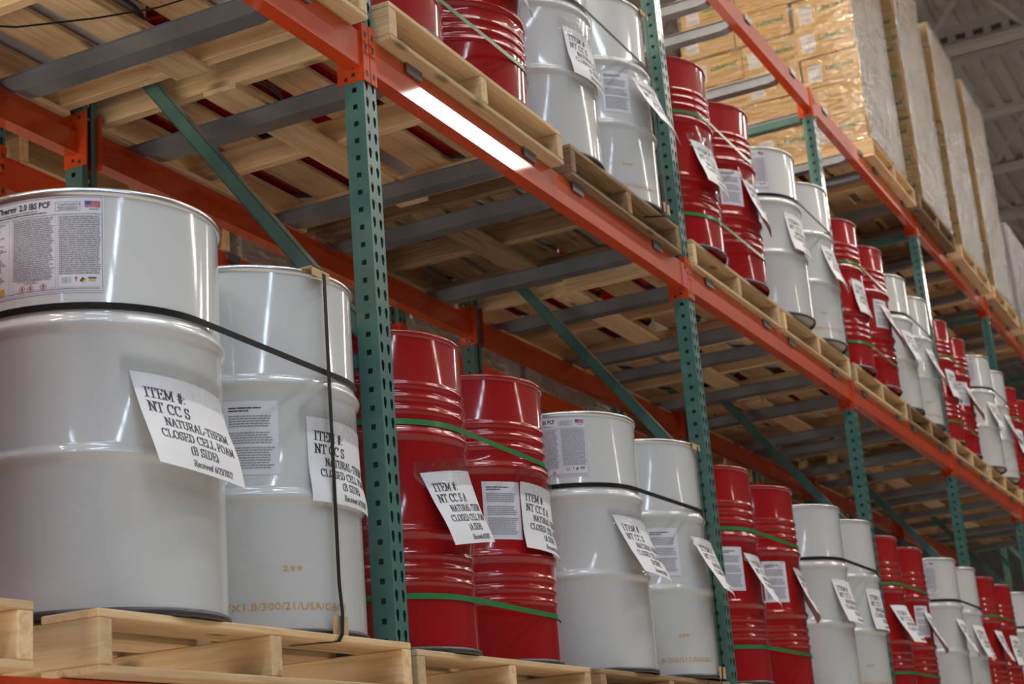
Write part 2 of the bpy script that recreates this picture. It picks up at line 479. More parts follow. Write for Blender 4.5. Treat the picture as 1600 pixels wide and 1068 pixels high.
OFFS = (0.26, 1.04, 1.43, 2.20)
BORD = ['first', 'second', 'third', 'fourth']
firstbar = True
for lv in (1, 2, 3):
    for i in range(0 if lv == 2 else 1, 6):
        for k, of in enumerate(OFFS):
            if lv == 1 and i > 2: continue
            t = bar0 if firstbar else copy_tree(bar0); firstbar = False
            t.location = (i * B + of + (0 if lv == 2 else random.uniform(-.04, .04)), 0, TOP[lv])
            tag(t, '%s grey steel support bar under the %s shelf, %s' % (BORD[k], SHELF[lv], BAYN[i]), 'support bar')
for k, of in enumerate((0.35, 2.15)):
    t = copy_tree(bar0); t.location = (of, 0, TOP[1])
    tag(t, '%s grey steel support bar under the lower shelf, nearest bay' % BORD[k], 'support bar')
for i in range(0, 5):
    for k, of in enumerate((0.4, 1.25, 2.1)):
        t = copy_tree(bar0); t.location = (i * B + of, BACK_Y, TOP[2])
        tag(t, '%s support bar of the second rack behind, middle level, %s' % (BORD[k], BAYN[i]), 'support bar')

# ------------------------------------------------------------------ pallets
BAR_T = 0.0025
def pallet(x0, x1, y0, zb, m, label, nd=6, depth=1.2, nstr=3, seed=0):
    rnd = random.Random(seed)
    w = x1 - x0
    t = thing('wooden_pallet', label, 'pallet', (x0, y0, zb))
    bt, st, dt, sw = 0.016, 0.089, 0.016, 0.040
    for k in range(nstr):
        sx = sw / 2 + (w - sw) * k / (nstr - 1)
        ob('stringer', bevbox('stringer', depth, sw, st, m), t, (sx, depth / 2, bt + st / 2), (0, 0, PI / 2))
    bw = 0.14
    for k in range(nd):
        yy = bw / 2 + (depth - bw) * k / (nd - 1)
        ob('deck_board', bevbox('deck_board', w, bw, dt, m, .002), t, (w / 2, yy + (rnd.uniform(-.008, .008) if 0 < k < nd - 1 else 0), bt + st + dt / 2), (0, 0, rnd.choice((0, PI))))
    for k in range(3):
        bb = 0.14 if k != 1 else 0.12
        yy = bb / 2 + (depth - bb) * k / 2
        ob('bottom_board', bevbox('bottom_board', w, bb, bt, m, .002), t, (w / 2, yy, bt / 2), (0, 0, rnd.choice((0, PI))))
    return t
Z1, Z2, Z3 = [TOP[k] + BAR_T + .0006 for k in (1, 2, 3)]
COLN = {'r': 'red', 'w': 'white'}
# (x0, x1, front overhang, wood, colour of the drums on it)
PAL1 = [(0.06, 1.135, -.06, 'pine', None), (1.295, 2.455, -.07, 'pine', 'w'), (2.60, 3.69, -.005, 'pine', 'r'), (3.76, 4.99, -.01, 'oldwood', 'w')]
PAL2 = [None, (1.30, 2.465, -.05, 'pine', 'w'), (2.597, 3.767, -.045, 'pine', 'r'), (3.87, 4.94, -.03, 'oldwood', 'w')]
DR1 = {1: [(1.60, .205), (2.205, .232)], 2: [(2.870, .272), (3.475, .300)], 3: [(4.155, .255), (4.748, .243)]}
DR2 = {1: [(1.58, .25), (2.175, .25)], 2: [(2.878, .25), (3.480, .25)], 3: [(4.105, .25), (4.70, .25)]}
YR1 = {2: (.246, .217), 3: (.248, .198), 4: (.205, .20), 5: (.21, .20)}       # depth of the drums in the farther bays
YR2 = {2: (.229, .208), 3: (.225, .243), 4: (.25, .20), 5: (.222, .22)}
for lv_, PL_, DR_, YR_ in ((1, PAL1, DR1, YR1), (2, PAL2, DR2, YR2)):
    for i_ in (2, 3, 4, 5):
        if lv_ == 1 and i_ == 5: continue
        o_ = .325 if i_ == 2 else .33
        PL_.append((i_ * B + .042, i_ * B + 1.225, -.02, 'pine', 'r'))
        DR_[len(PL_) - 1] = [(i_ * B + o_, YR_[i_][0]), (i_ * B + o_ + .595, YR_[i_][0])]
        PL_.append((i_ * B + 1.285, i_ * B + 2.475, -.02, 'oldwood' if (i_ + lv_) % 2 and i_ > 2 else 'pine', 'w'))
        DR_[len(PL_) - 1] = [(i_ * B + 1.60, YR_[i_][1]), (i_ * B + 2.195, YR_[i_][1])]
CNT = {}
def nth(key):
    CNT[key] = CNT.get(key, 0) + 1
    return ['first', 'second', 'third', 'fourth', 'fifth', 'sixth', 'seventh', 'eighth'][CNT[key] - 1]
PALORD = {}
for lv, PL, Z in ((1, PAL1, Z1), (2, PAL2, Z2)):
    for n, row in enumerate(PL):
        if row is None: continue
        x0, x1, y0, wd, c = row
        tone = 'pale pine' if wd == 'pine' else 'brown weathered'
        if c:
            k = nth((lv, c))
            lab = '%s pallet on the %s shelf under the %s pair of %s drums' % (tone, SHELF[lv], k, COLN[c])
        else:
            k = None
            lab = 'pale pine pallet corner on the lower shelf at the picture edge'
        PALORD[(lv, n)] = k
        pallet(x0, x1, y0, Z, wd, lab, nd=6 if n % 3 else 7, seed=lv * 50 + n)

# ------------------------------------------------------------------ lettering: a bold serif alphabet drawn as pen strokes
def arc(cx, cy, rx, ry, a0, a1, n=10):
    return [(cx + rx * math.cos(math.radians(a0 + (a1 - a0) * i / n)), cy + ry * math.sin(math.radians(a0 + (a1 - a0) * i / n))) for i in range(n + 1)]
def sf(x, y, w=.30): return [(x - w / 2, y), (x + w / 2, y)]     # a serif
G = {
 'I': (.46, [[(.23, 0), (.23, 1)], sf(.23, 0, .36), sf(.23, 1, .36)]),
 'T': (.76, [[(.38, 0), (.38, 1)], [(.06, .80), (.06, 1), (.70, 1), (.70, .80)], sf(.38, 0, .34)]),
 'E': (.74, [[(.18, 0), (.18, 1)], [(.06, 1), (.66, 1), (.66, .80)], [(.18, .52), (.50, .52)], [(.50, .42), (.50, .62)], [(.06, 0), (.68, 0), (.68, .22)]]),
 'M': (1.05, [[(.16, 0), (.16, 1)], [(.16, 1), (.52, .12), (.88, 1)], [(.88, 0), (.88, 1)], sf(.16, 0), sf(.88, 0), sf(.10, 1, .22), sf(.94, 1, .22)]),
 'N': (.84, [[(.16, 0), (.16, 1)], [(.16, 1), (.70, 0)], [(.70, 0), (.70, 1)], sf(.16, 0, .28), sf(.70, 1, .28), sf(.10, 1, .2)]),
 'C': (.80, [arc(.44, .5, .36, .5, 45, 315, 16), [(.70, .72), (.72, .98)]]),
 'S': (.62, [arc(.31, .745, .22, .255, 20, 262, 12) + arc(.31, .26, .24, .26, 85, -165, 12), [(.52, .74), (.54, .98)], [(.08, .02), (.07, .28)]]),
 'A': (.82, [[(.12, 0), (.40, 1)], [(.40, 1), (.70, 0)], [(.22, .34), (.58, .34)], sf(.12, 0, .24), sf(.70, 0, .28)]),
 'U': (.82, [[(.16, 1), (.16, .3)] + arc(.42, .28, .26, .28, 180, 360, 10) + [(.68, 1)], sf(.16, 1), sf(.68, 1, .26)]),
 'R': (.80, [[(.18, 0), (.18, 1)], [(.06, 1), (.42, 1)] + arc(.42, .75, .22, .25, 90, -90, 8) + [(.18, .5)], [(.40, .5), (.70, 0)], sf(.18, 0, .28), sf(.72, 0, .16)]),
 'L': (.72, [[(.18, 0), (.18, 1)], [(.06, 0), (.64, 0), (.66, .24)], sf(.18, 1)]),
 '-': (.42, [[(.06, .34), (.34, .34)], [(.06, .38), (.34, .38)]]),
 'H': (.86, [[(.18, 0), (.18, 1)], [(.68, 0), (.68, 1)], [(.18, .5), (.68, .5)], sf(.18, 0, .28), sf(.68, 0, .28), sf(.18, 1, .28), sf(.68, 1, .28)]),
 'O': (.86, [arc(.42, .5, .34, .5, 0, 360, 20)]),
 'D': (.84, [[(.18, 0), (.18, 1)], [(.06, 1), (.36, 1)] + arc(.36, .5, .36, .5, 90, -90, 12) + [(.06, 0)]]),
 'F': (.68, [[(.18, 0), (.18, 1)], [(.06, 1), (.62, 1), (.63, .78)], [(.18, .52), (.46, .52)], [(.46, .42), (.46, .62)], sf(.18, 0, .30)]),
 'B': (.76, [[(.18, 0), (.18, 1)], [(.06, 1), (.40, 1)] + arc(.40, .76, .20, .24, 90, -90, 8) + [(.18, .52)], [(.40, .52)] + arc(.40, .26, .24, .26, 90, -90, 8) + [(.06, 0)]]),
 '(': (.40, [arc(.42, .4, .26, .62, 130, 230, 8)]),
 ')': (.40, [arc(-.06, .4, .26, .62, 50, -50, 8)]),
 '#': (.66, [[(.20, 0), (.30, 1)], [(.42, 0), (.52, 1)], [(.06, .36), (.62, .36)], [(.08, .66), (.64, .66)]]),
 ':': (.34, [[(.14, .06), (.14, .12)], [(.14, .52), (.14, .58)]]),
 'e': (.50, [[(.10, .34), (.42, .36)] + arc(.26, .34, .16, .32, 10, 320, 10)]),
 'c': (.48, [arc(.26, .33, .18, .33, 50, 315, 10)]),
 'i': (.30, [[(.14, 0), (.14, .62)], [(.14, .86), (.14, .9)]]),
 'v': (.50, [[(.06, .64), (.22, 0), (.42, .64)]]),
 'd': (.56, [arc(.24, .32, .17, .32, 0, 360, 12), [(.42, 0), (.42, 1)]]),
 '/': (.36, [[(.02, -.05), (.28, 1.03)]]),
 '6': (.54, [arc(.27, .30, .19, .30, 0, 360, 12), [(.10, .36), (.18, .75), (.40, 1)]]),
 '2': (.54, [arc(.26, .74, .18, .24, 170, -30, 8) + [(.06, .02), (.46, .02)]]),
 '1': (.44, [[(.24, 0), (.24, 1)], [(.08, .84), (.24, .98)], sf(.24, 0, .26)]),
 '0': (.54, [arc(.27, .5, .18, .5, 0, 360, 14)]),
 ' ': (.34, []),
}
def hull(pts):
    pts = sorted(set((round(a, 6), round(b, 6)) for a, b in pts))
    def half(ps):
        o = []
        for p in ps:
            while len(o) > 1 and (o[-1][0]-o[-2][0])*(p[1]-o[-2][1]) - (o[-1][1]-o[-2][1])*(p[0]-o[-2][0]) <= 0: o.pop()
            o.append(p)
        return o
    a, b = half(pts), half(pts[::-1])
    return a[:-1] + b[:-1]

class Print:
    """flat print in (u right, v down) metres on a sheet; later laid onto a surface"""
    def __init__(s): s.P = []; s.mats = []
    def mi(s, m):
        if m not in s.mats: s.mats.append(m)
        return s.mats.index(m)
    def poly(s, pts, m): s.P.append((pts, s.mi(m)))
    def rect(s, u0, v0, u1, v1, m):
        n = max(1, int(abs(u1 - u0) / 0.018))
        for i in range(n):
            a, b = u0 + (u1 - u0) * i / n, u0 + (u1 - u0) * (i + 1) / n
            s.poly([(a, v1), (b, v1), (b, v0), (a, v0)], m)
    def frame(s, u0, v0, u1, v1, t, m):
        s.rect(u0, v0, u1, v0 + t, m); s.rect(u0, v1 - t, u1, v1, m); s.rect(u0, v0, u0 + t, v1, m); s.rect(u1 - t, v0, u1, v1, m)
    def width(s, text, hgt, squeeze=1.0): return sum(G[c][0] + .035 for c in text) * hgt * squeeze
    def serif(s, text, u, v, hgt, m='ink', squeeze=1.0, nib=(.175, .060), slant=0.0):
        """v is the baseline"""
        for c in text:
            w, st = G[c]
            for line in st:
                segs = []
                for p, q in zip(line[:-1], line[1:]):
                    n = max(1, math.ceil(math.hypot(q[0] - p[0], q[1] - p[1]) / .3))
                    cut = [(p[0] + (q[0] - p[0]) * i / n, p[1] + (q[1] - p[1]) * i / n) for i in range(n + 1)]
                    segs += list(zip(cut[:-1], cut[1:]))
                for p, q in segs:
                    pts = []
                    for (a, b) in (p, q):
                        for sx in (-1, 1):
                            for sy in (-1, 1): pts.append((a + sx * nib[0] / 2, b + sy * nib[1] / 2))
                    hp = hull(pts)
                    s.poly([(u + (a + slant * b) * hgt * squeeze, v - b * hgt) for a, b in hp], m)
            u += (w + .035) * hgt * squeeze
        return u
    def sans(s, text, u, v, hgt, m='ink', squeeze=1.0, bold=0.0):
        cu = bpy.data.curves.new('t', 'FONT'); cu.body = text; cu.size = 1.0; cu.resolution_u = 2; cu.offset = bold
        o = bpy.data.objects.new('t', cu); COL.objects.link(o)
        me = o.to_mesh()
        k = hgt / 0.69
        vs = [(u + w.co.x * k * squeeze, v - w.co.y * k) for w in me.vertices]
        for f in me.polygons: s.poly([vs[i] for i in f.vertices], m)
        o.to_mesh_clear(); bpy.data.objects.remove(o); bpy.data.curves.remove(cu)
    def para(s, u0, v0, u1, v1, pitch, m, rnd, thick=.45, ragged=.0, wmax=.022):
        v = v0
        while v < v1:
            end = u1 - (rnd.random() * ragged * (u1 - u0))
            u = u0
            while u < end - 0.002:
                w = rnd.uniform(.0035, wmax)
                s.rect(u, v, min(u + w, end), v + pitch * thick, m); u += w + .0015
            v += pitch
    def lay(s, name, fn, off):
        V, F, I = [], [], []
        for pts, mi in s.P:
            n = len(V)
            for (a, b) in pts: V.append(fn(a, b, off))
            F.append(tuple(range(n, n + len(pts)))); I.append(mi)
        return mesh(name, V, F, s.mats, I)

# ------------------------------------------------------------------ drums
R0 = 0.2835
def profile(beads):
    pr = [(R0, 0.016)]
    marks = [(0.325, .0100, .023), (0.597, .0100, .023)] + [(z, .0045, .014) for z in beads]
    marks.sort()
    for z, a, w in marks:
        for t in (-1, -.75, -.5, -.25, 0, .25, .5, .75, 1):
            pr.append((R0 + a * (math.cos(t * PI) * .5 + .5), z + t * w))
    pr.append((R0, DRUM_H - 0.016))
    return pr
def drum_r(z):
    r = R0
    for zz in (0.325, 0.597):
        t = (z - zz) / .023
        if abs(t) < 1: r = max(r, R0 + .0100 * (math.cos(t * PI) * .5 + .5))
    return r
def paper_r(z):
    """how far out a sheet lies: it bridges the rolling hoops in a broad swell"""
    r = R0
    for zz in (0.325, 0.597):
        t = (z - zz) / .085
        if abs(t) < 1: r = max(r, R0 + .0106 * (math.cos(t * PI) * .5 + .5))
    return r
SHELLM = {'w': lathe('shell', profile([]), 'white', 128), 'r': lathe('shell', profile([.190, .226, .262, .662, .698, .734]), 'red', 128)}
tz = DRUM_H
TOPC = lathe('top_chime', [(R0 - .001, tz - .017), (.2875, tz - .0145), (.2895, tz - .009), (.2895, tz - .004), (.2875, tz), (.283, tz), (.2815, tz - .003), (.2815, tz - .012)], 'chime', 96)
TOPR = lathe('top_chime', [(R0 - .001, tz - .017), (.2875, tz - .0145), (.2895, tz - .009), (.2895, tz - .004), (.2875, tz), (.283, tz), (.2815, tz - .003), (.2815, tz - .012)], 'red', 96)
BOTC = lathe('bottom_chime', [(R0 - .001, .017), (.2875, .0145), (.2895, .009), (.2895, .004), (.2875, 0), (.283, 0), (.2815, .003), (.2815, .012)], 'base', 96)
def disc(name, r, z, m, seg=64):
    V = [(r * math.cos(2 * PI * i / seg), r * math.sin(2 * PI * i / seg), z) for i in range(seg)]
    return mesh(name, V, [tuple(range(seg))], m)
LID = {'w': disc('lid', .2818, tz - .012, 'white'), 'r': disc('lid', .2818, tz - .012, 'red')}
BOT = {'w': disc('base_plate', .2818, .012, 'white'), 'r': disc('base_plate', .2818, .012, 'red')}
BUNG = lathe('bung', [(.0, .018), (.022, .018), (.026, .014), (.028, 0)], 'chime', 20)

SW, SH = 0.274, 0.208        # the landscape sheets taped to the drums
def sheet_fn(th0, ztop, lift, flat, rot, out=0.0, curl=0.0, nth_=272):
    """(u, v) on the sheet to a point beside the drum: taped along its top, hanging free below"""
    c, s = math.cos(rot), math.sin(rot)
    nv = Vector((math.cos(math.radians(nth_)), math.sin(math.radians(nth_)), 0))
    def fn(u, v, off=0.0):
        uu = u * c - v * s; vv = u * s + v * c
        th = math.radians(th0) + uu / R0
        z = ztop - vv
        t = max(0.0, min(1.0, v / SH))
        r = paper_r(z) + .0012 + off + out
        P = Vector((r * math.cos(th), r * math.sin(th), z))
        um = 0.62 * SW; tm = math.radians(th0) + um / R0
        Q = Vector((math.cos(tm), math.sin(tm), 0)) * (R0 + .012 + off) + Vector((-math.sin(tm), math.cos(tm), 0)) * (uu - um); Q.z = z
        k = flat * t ** 1.0
        W = P.lerp(Q, k) + nv * (lift * t ** 1.1) + Vector((0, 0, curl * t * t * (u / SW)))
        rad = math.hypot(W.x, W.y); mn = paper_r(z) + .0012 + off + out
        if rad < mn: W.x *= mn / rad; W.y *= mn / rad
        return (W.x, W.y, W.z)
    return fn
def grid_sheet(name, fn, w, hgt, nu, nv, m, off=0.0):
    V = [fn(w * i / nu, hgt * j / nv, off) for j in range(nv + 1) for i in range(nu + 1)]
    F = [(j * (nu + 1) + i, (j + 1) * (nu + 1) + i, (j + 1) * (nu + 1) + i + 1, j * (nu + 1) + i + 1) for j in range(nv) for i in range(nu)]
    return mesh(name, V, F, m, smooth=True)
def item_print(side):
    p = Print()
    H = .0212
    p.serif('ITEM #:', .020, .056, H * 1.06)
    p.serif('NT CC S' if side == 'B' else 'NT CC S A', .020, .088, H * 1.06)
    t = 'NATURAL-THERM'; p.serif(t, .148 - p.width(t, H * .86) / 2, .116, H * .86)
    t = 'CLOSED CELL FOAM'; p.serif(t, .144 - p.width(t, H * .86) / 2, .144, H * .86)
    t = '(%s SIDE)' % side; p.serif(t, .144 - p.width(t, H * .86) / 2, .171, H * .86)
    t = 'Received 6/21/2022'; p.serif(t, .165 - p.width(t, .0135) / 2, .197, .0135, nib=(.15, .08), slant=.12)
    return p
PR = {'w': item_print('B'), 'r': item_print('A')}
_sheets = {}
def add_sheet(root, c, th0, ztop, lift, flat, rot, out=0.0, curl=0.0, nth_=272, tape=False):
    key = (c, th0, ztop, lift, flat, rot, out, curl, nth_)
    if key not in _sheets:
        fn = sheet_fn(th0, ztop, lift, flat, rot, out, curl, nth_)
        _sheets[key] = (grid_sheet('paper_sheet', fn, SW, SH, 40, 52, 'paper'), PR[c].lay('printed_text', fn, .0006),
                        grid_sheet('clear_tape', lambda u, v, o: fn(u - .02, v - .035, o), SW + .04, .075, 20, 6, 'tape', .0018))
    a, b, tp = _sheets[key]
    s = ob('paper_sheet', a, root, label='white printed sheet taped to the drum')
    ob('printed_text', b, s)
    if tape: ob('clear_tape', tp, s)

def cyl_fn(th0, ztop):
    def fn(u, v, off=0.0):
        th = math.radians(th0) + u / R0; r = R0 + .0008 + off
        return (r * math.cos(th), r * math.sin(th), ztop - v)
    return fn
rn = random.Random(3)
def hazard_print():
    p = Print(); W, H = .300, .212
    p.frame(.003, .003, W - .003, H - .003, .0009, 'fineink')
    p.sans('Natural-Therm', .012, .0235, .0125, squeeze=.93, bold=.03); p.sans('2.0 IBS PCF', .124, .0235, .0125, squeeze=.78, bold=.03)
    p.sans('\u00ae', .1125, .0190, .006)
    p.para(.012, .0285, .165, .0300, .004, 'fineink', rn); p.para(.012, .0335, .185, .0345, .004, 'ink', rn)
    p.frame(.2015, .013, .2525, .033, .0008, 'fineink')
    p.sans('COMPONENT B', .2075, .0215, .0044); p.para(.2055, .0240, .249, .0245, .004, 'fineink', rn); p.para(.208, .0280, .246, .0285, .004, 'fineink', rn)
    # flag: canton and stripes
    fx0, fx1, fy0, fy1 = .2615, .2930, .0120, .0270
    for k in range(7):
        a = fy0 + (fy1 - fy0) * k / 7
        p.rect(fx0 if k > 3 else fx0 + .0125, a, fx1, a + (fy1 - fy0) / 13, 'pred')
    p.rect(fx0, fy0, fx0 + .0125, fy0 + (fy1 - fy0) * 7 / 13, 'pblue')
    p.para(.270, .0290, .291, .0295, .004, 'fineink', rn)
    p.rect(.012, .0395, W - .006, .0402, 'fineink')
    for a, b in ((.008, .098), (.1105, .1995), (.2095, .2930)):
        p.frame(a - .003, .0415, b + .003, .200, .0005, 'fineink')
    p.para(.1105, .045, .1995, .176, .0046, 'fineink', rn, .50, .10)
    p.para(.2095, .045, .2930, .172, .0046, 'fineink', rn, .50, .04)
    for a, b, rr in ((.046, .060, .3), (.070, .082, .5), (.092, .110, .3), (.122, .150, .2), (.160, .176, .3)): p.para(.012, a, .094, b, .0042, 'fineink', rn, .5, rr)
    p.sans('IN CASE OF EMERGENCY CALL', .120, .1815, .0040, squeeze=.9); p.sans('CHEMTREC', .134, .1868, .0040)
    for cx in (.131, .150, .177):
        for q, mm in ((.0078, 'pred'), (.0058, 'label')): p.poly([(cx - q, .195), (cx, .195 + q * .95), (cx + q, .195), (cx, .195 - q * .95)], mm)
        p.rect(cx - .0016, .192, cx + .0016, .198, 'ink')
    for k in range(9): p.rect(.216 + k * .0021, .1785, .216 + k * .0021 + rn.choice((.0006, .0012)), .1905, 'fineink')
    p.poly([(.2435 + .0026 * math.cos(i * PI / 4), .1805 + .0026 * math.sin(i * PI / 4)) for i in range(7, -1, -1)], 'pred'); p.rect(.2428, .183, .2442, .188, 'ink')
    p.poly([(.2505, .187), (.2565, .1905), (.2625, .185), (.2565, .179)], 'ink'); p.poly([(.255, .1875), (.2595, .1895), (.2625, .186), (.258, .184)], 'pyel')
    p.rect(.2675, .179, .2835, .183, 'pblue'); p.rect(.2685, .183, .2825, .188, 'pyel')
    p.poly([(.083 + .0075 * math.cos(i * PI / 6), .194 + .0075 * math.sin(i * PI / 6)) for i in range(11, -1, -1)], 'stencil')
    p.para(.012, .2025, .29, .2030, .004, 'fineink', rn)
    return p
HZ = hazard_print(); hzf = cyl_fn(226.5 - math.degrees(.300 / R0), .873)
HZM = (grid_sheet('hazard_label', hzf, .300, .212, 30, 2, 'label'), HZ.lay('printed_text', hzf, .0007))
def spec_print():
    p = Print(); W, H = .128, .178
    p.para(.012, .016, .088, .020, .0062, 'ink', rn, .5); p.para(.012, .023, .058, .0235, .006, 'ink', rn, .5)
    p.para(.012, .036, W - .014, .062, .0060, 'fineink', rn, .48, .12, .011)
    p.para(.012, .076, W - .012, .102, .0060, 'fineink', rn, .48, .15, .011)
    p.para(.012, .112, W - .010, .166, .0060, 'fineink', rn, .48, .14, .011)
    return p
SP = spec_print(); spf = cyl_fn(206, .550)
SPM = (grid_sheet('notice_sheet', spf, .128, .178, 14, 2, 'label'), SP.lay('printed_text', spf, .0007))
st = Print(); st.sans('299', .1430, .0, .0125, 'stencil', 1.9); STM = [st.lay('batch_number', cyl_fn(202, .148), .0004)]
st = Print(); st.sans('1/X1.8/300/21/USA/GBC1', .0, .088, .0165, 'stencil', 1.28); STM.append(st.lay('batch_code', cyl_fn(202, .148), .0004))

def base_drum(c):
    t = bpy.data.objects.new('steel_drum', None); COL.objects.link(t); t.empty_display_size = .1
    ob('shell', SHELLM[c], t); ob('top_chime', TOPC if c == 'w' else TOPR, t, label='bare rolled steel rim' if c == 'w' else None)
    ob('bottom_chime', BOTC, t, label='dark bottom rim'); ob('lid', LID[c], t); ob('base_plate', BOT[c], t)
    ob('bung', BUNG, t, (0.17, 0.06, tz - .012))
    return t
def add_hazard(t):
    h_ = ob('hazard_label', HZM[0], t, label='white hazard label crowded with fine print'); ob('printed_text', HZM[1], h_)
def add_notice(t, th, z=.550, rot=0):
    n_ = ob('notice_sheet', SPM[0], t, (0, 0, z - .550), (0, 0, math.radians(th - 206))); ob('printed_text', SPM[1], n_)
def add_stencil(t):
    ob('batch_number', STM[0], t, label='orange printed number'); ob('batch_code', STM[1], t, label='orange printed batch code')
# drum x along the rack, y from the front face; front row
# how each sheet hangs: start angle, top height, lift of the free edge, flattening, tilt
SPEC = {(1, 1, 0): (236, .497, .045, .75, .065), (1, 1, 1): (246.5, .520, .004, .05, .02),
        (1, 2, 0): (240, .484, .040, .55, -.15), (1, 2, 1): (248, .555, .006, .12, .06),
        (1, 3, 0): (240.5, .530, .060, .70, .04), (1, 3, 1): (249, .520, .075, .70, .06, .021),
        (1, 4, 0): (250, .53, .065, .65, .05), (1, 4, 1): (258, .53, .050, .5, .10),
        (1, 5, 0): (241, .535, .04, .35, .05), (1, 5, 1): (243, .54, .012, .2, .02),
        (1, 6, 0): (238, .51, .07, .5, -.02), (1, 6, 1): (252, .52, .06, .6, .10),
        (2, 2, 1): (246, .605, .03, .4, .10), (2, 3, 0): (242, .515, .02, .25, .06), (2, 3, 1): (244, .525, .08, .65, .05, .030),
        (2, 4, 0): (240, .500, .035, .5, .06), (2, 4, 1): (250, .515, .04, .5, .08), (2, 5, 0): (240, .545, .02, .3, .05), (2, 5, 1): (244, .54, .04, .4, .05)}
GEN = [(240, .52, .04, .5, .04), (246, .53, .05, .6, .06), (243, .53, .015, .2, .03), (248, .52, .055, .6, .08)]
NOTICE = {(1, 1, 1): 206, (1, 2, 1): 221.5, (1, 3, 1): 214, (1, 4, 0): 222, (1, 4, 1): 221, (2, 3, 1): 220, (2, 4, 1): 221.5, (2, 6, 1): 236, (1, 6, 1): 236, (2, 8, 1): 230}
HAZ = {(1, 1, 0): 0, (1, 3, 0): -13, (1, 7, 0): -6, (2, 5, 0): 5, (2, 9, 0): 2, (2, 0, 0): 0, (2, 1, 0): 0}
HDROP = {}
for lv, PL, DR, Z in ((1, PAL1, DR1, Z1), (2, PAL2, DR2, Z2)):
    for n in sorted(DR):
        c = PL[n][4]; k = PALORD[(lv, n)]
        for j, (x, y) in enumerate(DR[n]):
            t = base_drum(c)
            t.location = (x, y, Z + PAL_H + .0006)
            key = (lv, n, j)
            if key in HAZ:
                add_hazard(t); t.children[-1].rotation_euler = (0, 0, math.radians(HAZ[key]))
            sp = SPEC.get(key) or GEN[(n * 2 + j + lv) % 4]
            if key != (2, 2, 0): add_sheet(t, c, *sp, tape=(n <= 4 and key != (2, 2, 1)))
            if key in NOTICE: add_notice(t, NOTICE[key], .552)
            if c == 'w' and j == 1: add_stencil(t)
            tag(t, '%s drum on the %s shelf, %s of the %s %s pair counted from camera' % (COLN[c], SHELF[lv], ('nearer', 'farther')[j], k, COLN[c]), 'drum', 'front row drums')
        back = (n <= 3) if lv == 1 else (n <= 6)
        if back:
            for j, (x, y) in enumerate(DR[n]):
                t = base_drum(c)
                t.location = (x, y + .600, Z + PAL_H + .0006); t.rotation_euler = (0, 0, .8 + j)
                tag(t, '%s rear row drum on the %s shelf behind the %s of the %s %s pair' % (COLN[c], SHELF[lv], ('nearer', 'farther')[j], k, COLN[c]), 'drum', 'rear row drums')

for j, x in ((1, .84),):
    for r_, y in enumerate((.22, .82)):
        t = base_drum('r'); t.location = (x, y, Z1 + PAL_H + .0006)
        tag(t, 'red drum on the lower shelf just before the first white pair, %s row' % ('front', 'rear')[r_], 'drum')

# ------------------------------------------------------------------ strapping bands round each group of drums
def ribbon(name, pts, hgt, m, thick=.0012, parent=None, tilt=0.0):
    """closed band: outline points (x, y, outward normal) swept to a height"""
    V, F = [], []; n = len(pts)
    for (x, y, z) in pts: V += [(x, y, z - hgt / 2), (x, y, z + hgt / 2)]
    for i in range(n):
        j = (i + 1) % n; F.append((2 * i, 2 * j, 2 * j + 1, 2 * i + 1))
    return mesh(name, V, F, m, smooth=True)
def band_path(cs, r, z, seg=14, slack=0.0):
    """hull of four drum circles in order front-near, front-far, back-far, back-near"""
    out = []; n = len(cs)
    d = [math.degrees(math.atan2(cs[(i + 1) % n][1] - cs[i][1], cs[(i + 1) % n][0] - cs[i][0])) - 90 for i in range(n)]
    for i in range(n):
        a0 = d[i - 1]; sweep = (d[i] - a0) % 360
        for k in range(seg + 1):
            a = math.radians(a0 + sweep * k / seg); out.append((cs[i][0] + r * math.cos(a), cs[i][1] + r * math.sin(a), z))
    return out
for lv, PL, DR, Z in ((1, PAL1, DR1, Z1), (2, PAL2, DR2, Z2)):
    for n in sorted(DR):
        c = PL[n][4]; k = PALORD[(lv, n)]
        (ax, ay), (bx, by) = DR[n]
        cs = [(ax, ay), (bx, by), (bx, by + .600), (ax, ay + .600)]
        zb = Z + PAL_H
        hs = ((.632, 'black', 'blackband', 'upper'),) if c == 'w' else ((.628, 'green', 'greenband', 'upper'), (.150, 'green', 'greenband', 'lower'))
        for hz, cn, bm_, pos in hs:
            me = ribbon('strapping_band', band_path(cs, R0 + .0042, zb + hz), .0155, bm_)
            o = ob('strapping_band', me)
            tag(o, '%s plastic band, %s, round the %s %s drum pair on the %s shelf' % (cn, pos, k, COLN[c], SHELF[lv]), 'strap', 'strapping bands')

